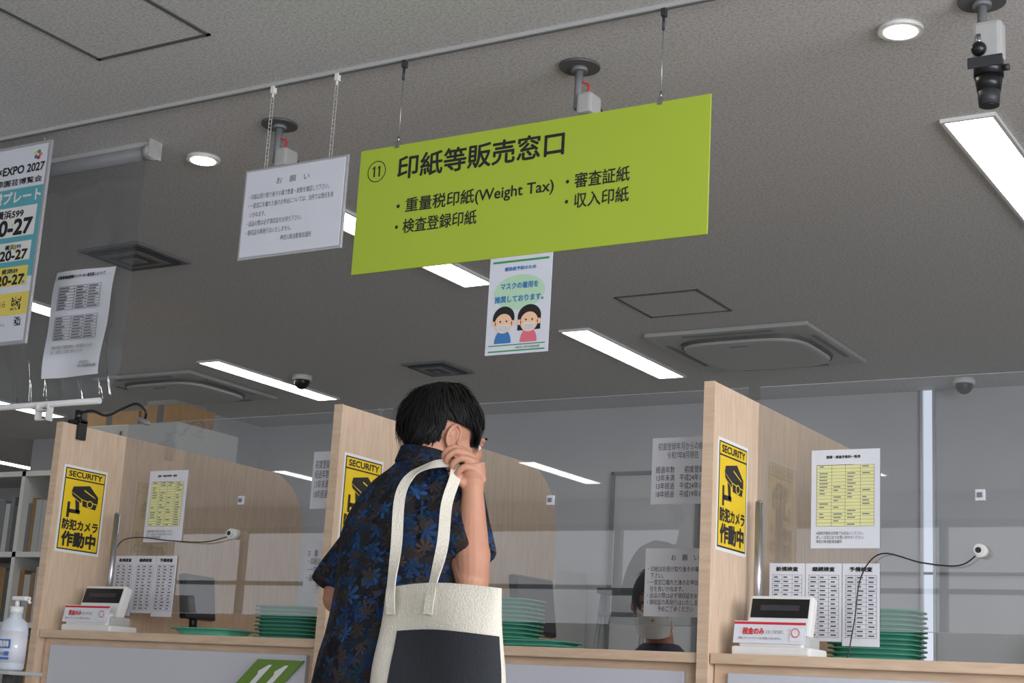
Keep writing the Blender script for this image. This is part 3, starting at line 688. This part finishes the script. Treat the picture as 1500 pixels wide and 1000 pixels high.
# ------------------------------------------------------------------ people
def head(b,c,F):
    def E(p,r,rot=None,n=20): b.ell(V(c)+F@V(p),r,'skin',rot,n,frame=F)
    E((0,-.012,.028),(.074,.092,.088),n=28); E((0,.028,-.03),(.061,.074,.088),n=28); E((0,.078,-.105),(.026,.022,.018))
    for s in (-1,1):
        E((.044*s,.022,-.07),(.018,.032,.03)); E((.036*s,.072,-.03),(.02,.02,.02))
        E((.012*s,.103,-.043),(.008,.009,.007),n=12)
    E((0,.106,-.036),(.009,.018,.010),n=14); E((0,.1,-.015),(.008,.012,.028),n=14); E((0,.085,.018),(.046,.016,.010)); E((0,.096,-.068),(.024,.010,.007)); E((0,.093,-.080),(.02,.010,.007))
def ears(parent,c,F):
    for s in (-1,1):
        b=B(); c0=V((.077*s,-.004,-.016))
        R=Matrix.Rotation(-.45*s,3,'Z')
        def P(a,r1,r2,o): return V(c)+F@(c0+R@V((o*s,r1*math.cos(a)-.003,r2*math.sin(a))))
        pts=[P(a,.015,.028,.009) for a in [math.radians(d) for d in range(-30,235,15)]]
        b.sweep([P(math.radians(-30),.008,.02,.002)]+pts+[P(math.radians(262),.010,.028,.007),P(math.radians(285),.006,.024,.002)],[.003]+[.0036]*len(pts)+[.005,.005],'skin',n=8,res=3)
        b.ell(V(c)+F@(c0+V((.003*s,-.003,0))),(.005,.015,.026),'skin',(0,0,-.45*s),16,F)
        b.sweep([P(math.radians(d),.008,.016,.008) for d in (-20,20,60,100,140,180)],[.0028]*6,'skin',n=8,res=3)
        fuse(b.obj('ear',parent),.0017,1)
def facebits(parent,c,F):
    b=B()
    for s in (-1,1):
        b.ell(V(c)+F@V((.031*s,.0775,-.004)),(.013,.011,.010),'eye',n=14,frame=F); b.ell(V(c)+F@V((.031*s,.0865,-.004)),(.005,.003,.005),'black',n=12,frame=F)
        b.ell(V(c)+F@V((.032*s,.0915,.022)),(.016,.004,.003),'hair',n=12,frame=F); b.ell(V(c)+F@V((.031*s,.082,.004)),(.015,.010,.005),'skin',n=12,frame=F)
    b.obj('eyes',parent)
def mask(parent,c,F):
    b=B(); mi=b.mi('white'); g=[]
    for i in range(15):
        r=[]
        for j in range(9):
            u=-1+2*i/14; v=j/8; a=u*1.25
            x=.066*math.sin(a)*(1-.12*abs(v-.4)); yv=.028+.090*math.cos(a)*(1-.10*abs(v-.35)); z=-.012-.095*v
            r.append(b.bm.verts.new(V(c)+F@V((x,yv,z))))
        g.append(r)
    for i in range(14):
        for j in range(8):
            f=b.bm.faces.new((g[i][j],g[i+1][j],g[i+1][j+1],g[i][j+1])); f.material_index=mi; f.smooth=True
    for s in (-1,1):
        for z0,z1 in ((-.015,.012),(-.10,-.045)):
            b.sweep([V(c)+F@V((.063*s,.055,z0)),V(c)+F@V((.074*s,.02,(z0+z1)/2)),V(c)+F@V((.081*s,-.01,z1))],.0012,'white',n=5)
    b.obj('face_mask',parent)
def hairdo(parent,c,F,nst=3600,seed=3):
    rnd=random.Random(seed); b=B(); C=V(c); mi=b.mi('hair')
    ctr=V((0,-.014,.028)); rad=V((.080,.099,.094))
    def ok(p,m=0):
        x,y,z=p
        if y>.062 and z<.05-m*.6: return False
        if abs(x)>.04 and -.034<y<.045 and z<.016: return False
        if z<-.05-.028*(y<-.05)-m: return False
        return True
    r=bmesh.ops.create_uvsphere(b.bm,u_segments=48,v_segments=32,radius=1)
    for v in r['verts']:
        v.co=V((v.co.x*rad.x,v.co.y*rad.y,v.co.z*rad.z))+ctr
    dele=[v for v in r['verts'] if not ok(v.co)]
    bmesh.ops.delete(b.bm,geom=dele,context='VERTS')
    for v in b.bm.verts: v.co=C+F@v.co
    for f in b.bm.faces: f.material_index=mi; f.smooth=True
    crown=V((.012,-.05,.118))
    for k in range(nst):
        while True:
            d=V((rnd.gauss(0,1),rnd.gauss(0,1),rnd.gauss(0,1))).normalized()
            p=V((d.x*rad.x,d.y*rad.y,d.z*rad.z))+ctr
            if ok(p): break
        L=rnd.uniform(.045,.085); seg=6; pts=[]; q=p.copy()
        cl=noise.noise(p*26+V((3,1,7))); lift=rnd.uniform(.002,.010)+.014*max(0,cl)
        jit=V((noise.noise(p*24+V((5,0,0))),noise.noise(p*24+V((0,5,0))),.5*noise.noise(p*24+V((0,0,9)))))*1.7+V((rnd.gauss(0,.14),rnd.gauss(0,.14),rnd.gauss(0,.14)))
        for i in range(seg+1):
            n_=V(((q-ctr).x/rad.x**2,(q-ctr).y/rad.y**2,(q-ctr).z/rad.z**2)).normalized()
            pt=q+n_*(lift*math.sin(math.pi*.62*i/seg)+.016*max(0,cl-.1)*(i/seg)**2)
            if i>1 and not ok(q,.024): break
            pts.append(pt)
            fl=(q-crown)*7+V((0,.25,-1.0))+jit; fl=(fl-n_*fl.dot(n_)); fl=fl.normalized() if fl.length>1e-5 else V((1,0,0))
            q=q+fl*L/seg
            e=V(((q-ctr).x/rad.x,(q-ctr).y/rad.y,(q-ctr).z/rad.z)); 
            if q.z>-.02: q=ctr+V((e.x*rad.x,e.y*rad.y,e.z*rad.z))/e.length
        sg_=len(pts)-1
        if sg_<2: continue
        w=rnd.uniform(.0022,.0045); prev=None
        for i,pt in enumerate(pts):
            n_=(pt-ctr).normalized(); tg=(pts[min(i+1,sg_)]-pts[max(i-1,0)]).normalized(); sd=tg.cross(n_).normalized()*w*(1-(i/sg_)**2*.94)
            tr=[b.bm.verts.new(C+F@(pt-sd)),b.bm.verts.new(C+F@(pt+n_*w*.5*(1-i/sg_))),b.bm.verts.new(C+F@(pt+sd))]
            if prev:
                for a in range(2):
                    f=b.bm.faces.new((prev[a],prev[a+1],tr[a+1],tr[a])); f.material_index=mi; f.smooth=True
            prev=tr
    return b.obj('hair',parent)
def frame(yaw,pitch,roll=0):
    return Matrix.Rotation(-yaw,3,'Z')@Matrix.Rotation(-pitch,3,'X')@Matrix.Rotation(roll,3,'Y')

man=empty('standing_man',(0,0,0))
e1=V((.866,-.5,0)); e2=V((.5,.866,0))
HC=V((-2.065,3.045,1.55)); HF=frame(math.radians(30),math.radians(14))
b=B(); head(b,HC,HF)
b.sweep([(-2.075,2.985,1.40),(-2.075,2.995,1.46),(-2.068,3.02,1.52)],[.062,.056,.056],'skin',n=20)
SR=V((-1.927,2.897,1.405)); ER=V((-1.835,2.855,1.19)); WR=V((-1.843,2.846,1.378))
SL=V((-2.215,3.06,1.405)); EL=V((-2.31,3.0,1.155)); WL=V((-2.25,3.24,1.13))
b.sweep([SL,SL.lerp(EL,.5),EL],[.05,.047,.04],'skin',n=16); b.ell(EL,(.036,.036,.036),'skin')
b.sweep([EL,EL.lerp(WL,.3),EL.lerp(WL,.65),WL],[.037,.041,.033,.025],'skin',n=16)
body=b.obj('body',man); fuse(body,.0042,2,.5)
# right arm and hand gripping the bag handle, one fused surface
hr=V((.8555,.5147,.0568)); hu=V((.07,-.2245,.972)); ht=V((.513,-.8275,-.228))
PC=V((-1.853,2.848,1.420))
def H(r,u,t): return PC+hr*r+hu*u+ht*t
b=B()
b.sweep([SR,SR.lerp(ER,.5),ER],[.048,.045,.038],'skin',n=18)
b.ell(ER,(.037,.037,.036),'skin')
b.sweep([ER,ER.lerp(WR,.28)+V((.004,-.006,0)),ER.lerp(WR,.62),WR,H(.004,-.015,0),H(.006,.006,0),H(.004,.026,0)],[.036,.040,.032,.0245,.029,.030,.025],'skin',n=18,flat=(.92,1))
kn=[(-.008,.046,-.018),(.003,.038,-.004),(.011,.025,.009),(.015,.009,.018)]
fl=[1,1.08,1.0,.82]
for (r,u,t),L in zip(kn,fl):
    p1=(r-.030*L,u+.012*L,t+.006); p2=(p1[0]-.020*L,p1[1]-.014*L,t+.005); p3=(p2[0]+.002*L,p2[1]-.02*L,t-.004)
    b.sweep([H(r+.012,u-.024,t*.6),H(r,u,t),H(*p1),H(*p2),H(*p3)],[.0105,.0096,.0083,.0075,.0062],'skin',n=12,res=5)
    b.ell(H(*p3),(.0062,.0062,.0062),'skin',n=10); b.ell(H(*p1),(.009,.009,.009),'skin',n=10)
b.sweep([H(.0,-.028,.012),H(-.018,-.016,.018),H(-.034,-.004,.018),H(-.044,.008,.014)],[.013,.011,.0092,.007],'skin',n=12,res=5)
fuse(b.obj('right_arm',man),.0021,2,.5)
b=B(); P0=V((-2.24,3.30,1.135)); wl=WL
b.sweep([wl,wl.lerp(P0,.6),P0,P0+V((.004,.04,-.012))],[.024,.03,.034,.028],'skin',n=16,flat=(.6,1))
P0=P0+V((.004,.03,-.008))
fx=V((1,-.1,0)).normalized(); fy=V((.1,1,0)).normalized()
for i,(o_,L) in enumerate(((-.03,.8),(-.010,1),(.011,1.06),(.031,.96))):
    k=P0+fx*o_; b.sweep([k-fy*.03,k+fy*.012,k+fy*(.012+.035*L)+V((0,0,.002)),k+fy*(.012+.055*L)+V((0,0,-.010)),k+fy*(.012+.070*L)+V((0,0,-.024))],[.011,.0105,.009,.008,.0066],'skin',n=12,res=4)
b.sweep([P0+fx*.02-fy*.05,P0+fx*.042-fy*.03+V((0,0,-.004)),P0+fx*.052-fy*.004+V((0,0,-.01)),P0+fx*.052+fy*.02+V((0,0,-.018))],[.013,.0115,.0095,.0072],'skin',n=12)
fuse(b.obj('left_hand',man),.0026,2,.5)
ears(man,HC,HF); facebits(man,HC,HF); hairdo(man,HC,HF)
b=B()
b.loft([(-2.030,2.835,.80,.208,.155),(-2.035,2.85,.92,.203,.152),(-2.045,2.88,1.05,.195,.142),(-2.055,2.905,1.18,.195,.140),(-2.063,2.93,1.29,.200,.140),(-2.067,2.945,1.35,.198,.130),(-2.070,2.96,1.40,.180,.112),(-2.073,2.975,1.435,.140,.092),(-2.075,2.988,1.46,.085,.075),(-2.076,2.995,1.480,.066,.064)],'shirt',40,e1,e2,2.5)
b.sweep([SR+V((-.05,.03,.0)),SR+V((-.01,.005,.0)),SR.lerp(ER,.45),SR.lerp(ER,.80)],[.05,.068,.064,.066],'shirt',n=20)
b.sweep([SL+V((.05,-.03,0)),SL+V((.01,-.005,0)),SL.lerp(EL,.45),SL.lerp(EL,.95)],[.05,.068,.072,.082],'shirt',n=20)
shirt=b.obj('shirt',man); fuse(shirt,.008,5,.5)
for v in shirt.data.vertices:
    c=v.co; t=max(0,min(1,(1.44-c.z)/.1)); 
    if c.x>-1.90: t*=.15
    n1=noise.noise(V((c.x*7,c.y*7,c.z*4+c.x*5)))*.016+noise.noise(V((c.x*13,c.y*13,c.z*8-c.x*10)))*.006
    v.co=c+v.normal*n1*t
b=B(); mi=b.mi('shirt'); rings=[]
for rr,z in ((.060,1.470),(.062,1.497),(.068,1.500),(.078,1.466),(.074,1.462)):
    rings.append([b.bm.verts.new(V((-2.075,2.995+.1*(z-1.47),z))+e1*rr*math.cos(a)+e2*rr*.96*math.sin(a)+V((0,0,-.012*math.sin(a)))) for a in [2*math.pi*j/36 for j in range(36)]])
for i in range(4):
    for j in range(36):
        f=b.bm.faces.new((rings[i][j],rings[i][(j+1)%36],rings[i+1][(j+1)%36],rings[i+1][j])); f.material_index=mi; f.smooth=True
b.obj('shirt_collar',man)
b=B()
RF=V((-1.93,2.80,0)); LF=V((-2.13,2.93,0))
b.loft([(-2.03,2.84,.80,.16,.115),(-2.03,2.84,.92,.165,.12),(-2.035,2.85,1.0,.15,.11)],'trouser',28,e1,e2)
for hx,Ft in ((V((-1.955,2.80,.84)),RF),(V((-2.10,2.885,.84)),LF)):
    b.sweep([hx,hx.lerp(Ft,.45)+V((.01,.02,0)),Ft+V((0,0,.06))],[.098,.072,.055],'trouser',n=20)
fuse(b.obj('trousers',man),.009,4,.5)
b=B()
for Ft in (RF,LF):
    b.loft([(*(Ft+e2*.055+V((0,0,0))),.045,.135),(*(Ft+e2*.055+V((0,0,.02))),.047,.137),(*(Ft+e2*.04+V((0,0,.05))),.042,.105),(*(Ft+e2*.0+V((0,0,.085))),.035,.05)],'shoe',24,e1,e2,2.2)
b.obj('shoes',man)

# ------------------------------------------------------------------ tote bag
d1=V((.985,-.17,0)).normalized(); dn=V((.17,.985,0)).normalized(); BC=V((-1.80,2.68,0))
b=B()
def wav(x,z): return .007*math.sin(x*22+z*9)+.004*math.sin(z*26+x*10)
def bagring(z,hw,th,off=0): 
    n=48;r=[]
    for j in range(n):
        t=2*math.pi*j/n;c=math.cos(t);s=math.sin(t)
        x=math.copysign(abs(c)**.55,c)*hw; yv=math.copysign(abs(s)**.9,s)*th
        r.append(b.bm.verts.new(BC+d1*(x+off)+dn*(yv+wav(x,z))+V((0,0,z+.01*math.cos(x*9)))))
    return r
spec=[(1.155,.160,.020,0),(1.13,.162,.026,.001),(1.07,.166,.036,.004),(1.0,.171,.044,.008),(.92,.175,.05,.012),(.84,.176,.05,.014),(.79,.170,.04,.014),(.775,.14,.012,.014)]
def at(z):
    k=next((k for k in range(len(spec)-1) if spec[k][0]>=z>=spec[k+1][0]),len(spec)-2); f_=(spec[k][0]-z)/(spec[k][0]-spec[k+1][0])
    return [spec[k][j]*(1-f_)+spec[k+1][j]*f_ for j in (1,2,3)]
zs=[1.155-.015*i for i in range(25)]+[.787,.779,.775]
L=[bagring(z,*at(z)) for z in zs]
for i in range(len(L)-1):
    for j in range(48):
        f=b.bm.faces.new((L[i][j],L[i][(j+1)%48],L[i+1][(j+1)%48],L[i+1][j])); f.smooth=True; f.material_index=b.mi('canvas')
f=b.bm.faces.new(L[-1]); f.material_index=b.mi('canvas')
inner=bagring(1.05,.150,.016)
for j in range(48):
    f=b.bm.faces.new((L[0][j],L[0][(j+1)%48],inner[(j+1)%48],inner[j])); f.material_index=b.mi('canvas')
bag=b.obj('tote_bag')
b=B(); mi=b.mi('canvasb'); g=[]
for i in range(49):
    r=[]
    for j in range(21):
        z=1.06-j*.262/20
        hw,th,off=at(z)
        xl=-.095; xr=hw*.9995; x=xl+(xr-xl)*math.sin(math.pi/2*i/48)
        c=min(1,abs(x/hw))**(1/.55); s=math.sqrt(max(0,1-c*c))
        r.append(b.bm.verts.new(BC+d1*(x+off+.003*c)+dn*(-(th*s**.9)-.004+wav(x,z))+V((0,0,z+.01*math.cos(x*9)))))
    g.append(r)
for i in range(48):
    for j in range(20):
        f=b.bm.faces.new((g[i][j],g[i][j+1],g[i+1][j+1],g[i+1][j])); f.material_index=mi; f.smooth=True
b.obj('black_lower_panel',bag)
def strap(pts,name):
    P=[V(p) for p in pts];Q=[]
    for i in range(len(P)-1):
        a=P[max(i-1,0)];b_=P[i];c=P[i+1];d=P[min(i+2,len(P)-1)]
        for j in range(6):
            t=j/6;Q.append(.5*((2*b_)+(c-a)*t+(2*a-5*b_+4*c-d)*t*t+(3*b_-a-3*c+d)*t**3))
    Q.append(P[-1]); bb=B();prev=None;mi=bb.mi('canvas'); body_c=V((-2.02,2.93,0))
    for i,q in enumerate(Q):
        tg=(Q[min(i+1,len(Q)-1)]-Q[max(i-1,0)]).normalized()
        n_=V((q.x-body_c.x,q.y-body_c.y,.15)).normalized(); k=max(0,min(1,(1.27-q.z)/.1)); n_=n_*(1-k)-dn*k
        n_=(n_-tg*n_.dot(tg)).normalized(); sd=tg.cross(n_).normalized()*.0125
        cur=[bb.bm.verts.new(q+sd+n_*.0015),bb.bm.verts.new(q-sd+n_*.0015),bb.bm.verts.new(q-sd-n_*.0015),bb.bm.verts.new(q+sd-n_*.0015)]
        if prev:
            for a in range(4):
                f=bb.bm.faces.new((prev[a],prev[(a+1)%4],cur[(a+1)%4],cur[a])); f.material_index=mi
        prev=cur
    return bb.obj(name,bag)
strap([(-1.915,2.672,1.10),(-1.918,2.670,1.15),(-1.955,2.730,1.25),(-1.985,2.770,1.345),(-1.990,2.790,1.39),(-1.975,2.805,1.42),(-1.925,2.805,1.438),(-1.885,2.825,1.44),(-1.868,2.81,1.41),(-1.869,2.785,1.345),(-1.829,2.72,1.248),(-1.80,2.648,1.15),(-1.80,2.64,1.10)],'handle')

# ------------------------------------------------------------------ clerk
cl=empty('seated_clerk',(0,0,0)); CC=V((-2.56,5.25,1.33)); CF=frame(math.radians(160),math.radians(18))
b=B(); head(b,CC,CF); b.sweep([(-2.56,5.30,1.14),(-2.56,5.29,1.2),(-2.56,5.27,1.27)],[.06,.052,.05],'skin',n=16)
for s in (-1,1): b.sweep([(-2.56+.24*s,5.22,.93),(-2.56+.16*s,5.02,.92),(-2.56+.1*s,4.95,.93)],[.036,.028,.03],'skin',n=12); 
fuse(b.obj('body',cl),.006,2); ears(cl,CC,CF); facebits(cl,CC,CF); mask(cl,CC,CF); hairdo(cl,CC,CF,1500,seed=5)
b=B(); b.loft([(-2.56,5.33,.55,.17,.13),(-2.56,5.33,.75,.16,.12),(-2.56,5.32,1.0,.185,.12),(-2.56,5.31,1.1,.18,.1),(-2.56,5.30,1.16,.09,.075),(-2.56,5.3,1.185,.065,.062)],'cshirt',32)
for s in (-1,1): b.sweep([(-2.56+.13*s,5.31,1.10),(-2.56+.19*s,5.30,1.08),(-2.56+.245*s,5.28,.93),(-2.56+.22*s,5.17,.92)],[.05,.06,.05,.046],'cshirt',n=16)
for s in (-1,1): b.sweep([(-2.56+.09*s,5.33,.6),(-2.56+.1*s,4.95,.6),(-2.56+.1*s,4.93,.12)],[.085,.07,.05],'trouser',n=16)
fuse(b.obj('clothes',cl),.009,4)
b=B()
for s in (-1,1): b.box((-2.60+.1*s,4.80,0),(-2.52+.1*s,5.0,.08),'shoe',.02)
b.obj('shoes',cl)
b=B(); b.box((-2.8,5.12,.45),(-2.32,5.52,.51),'dark',.02).box((-2.78,5.50,.62),(-2.34,5.55,1.05),'dark',.02).cyl((-2.56,5.35,.08),(-2.56,5.35,.45),.025,'steel').box((-2.58,5.50,.46),(-2.54,5.58,.7),'dark')
for i in range(5):
    a=i*1.2566; b.cyl((-2.56,5.35,.09),(-2.56+.26*math.cos(a),5.35+.26*math.sin(a),.06),.016,'dark'); b.ell((-2.56+.26*math.cos(a),5.35+.26*math.sin(a),.03),(.03,.02,.03),'black')
b.obj('office_chair')

# ------------------------------------------------------------------ light + camera
w=bpy.data.worlds.new('world'); sc.world=w; w.use_nodes=True
w.node_tree.nodes['Background'].inputs[0].default_value=(.6,.7,.9,1); w.node_tree.nodes['Background'].inputs[1].default_value=.3
X=V((.8555,.0706,.5130)).normalized();Y=V((.5147,-.2245,-.8275));Y=(Y-X*Y.dot(X)).normalized();Z=X.cross(Y)
cam=bpy.data.cameras.new('camera');cam.sensor_width=36;cam.lens=2267/1500*36
co=bpy.data.objects.new('camera',cam);sc.collection.objects.link(co)
Mx=Matrix((X,Y,Z)).to_4x4();Mx.translation=V((0,0,.93));co.matrix_world=Mx
sc.camera=co
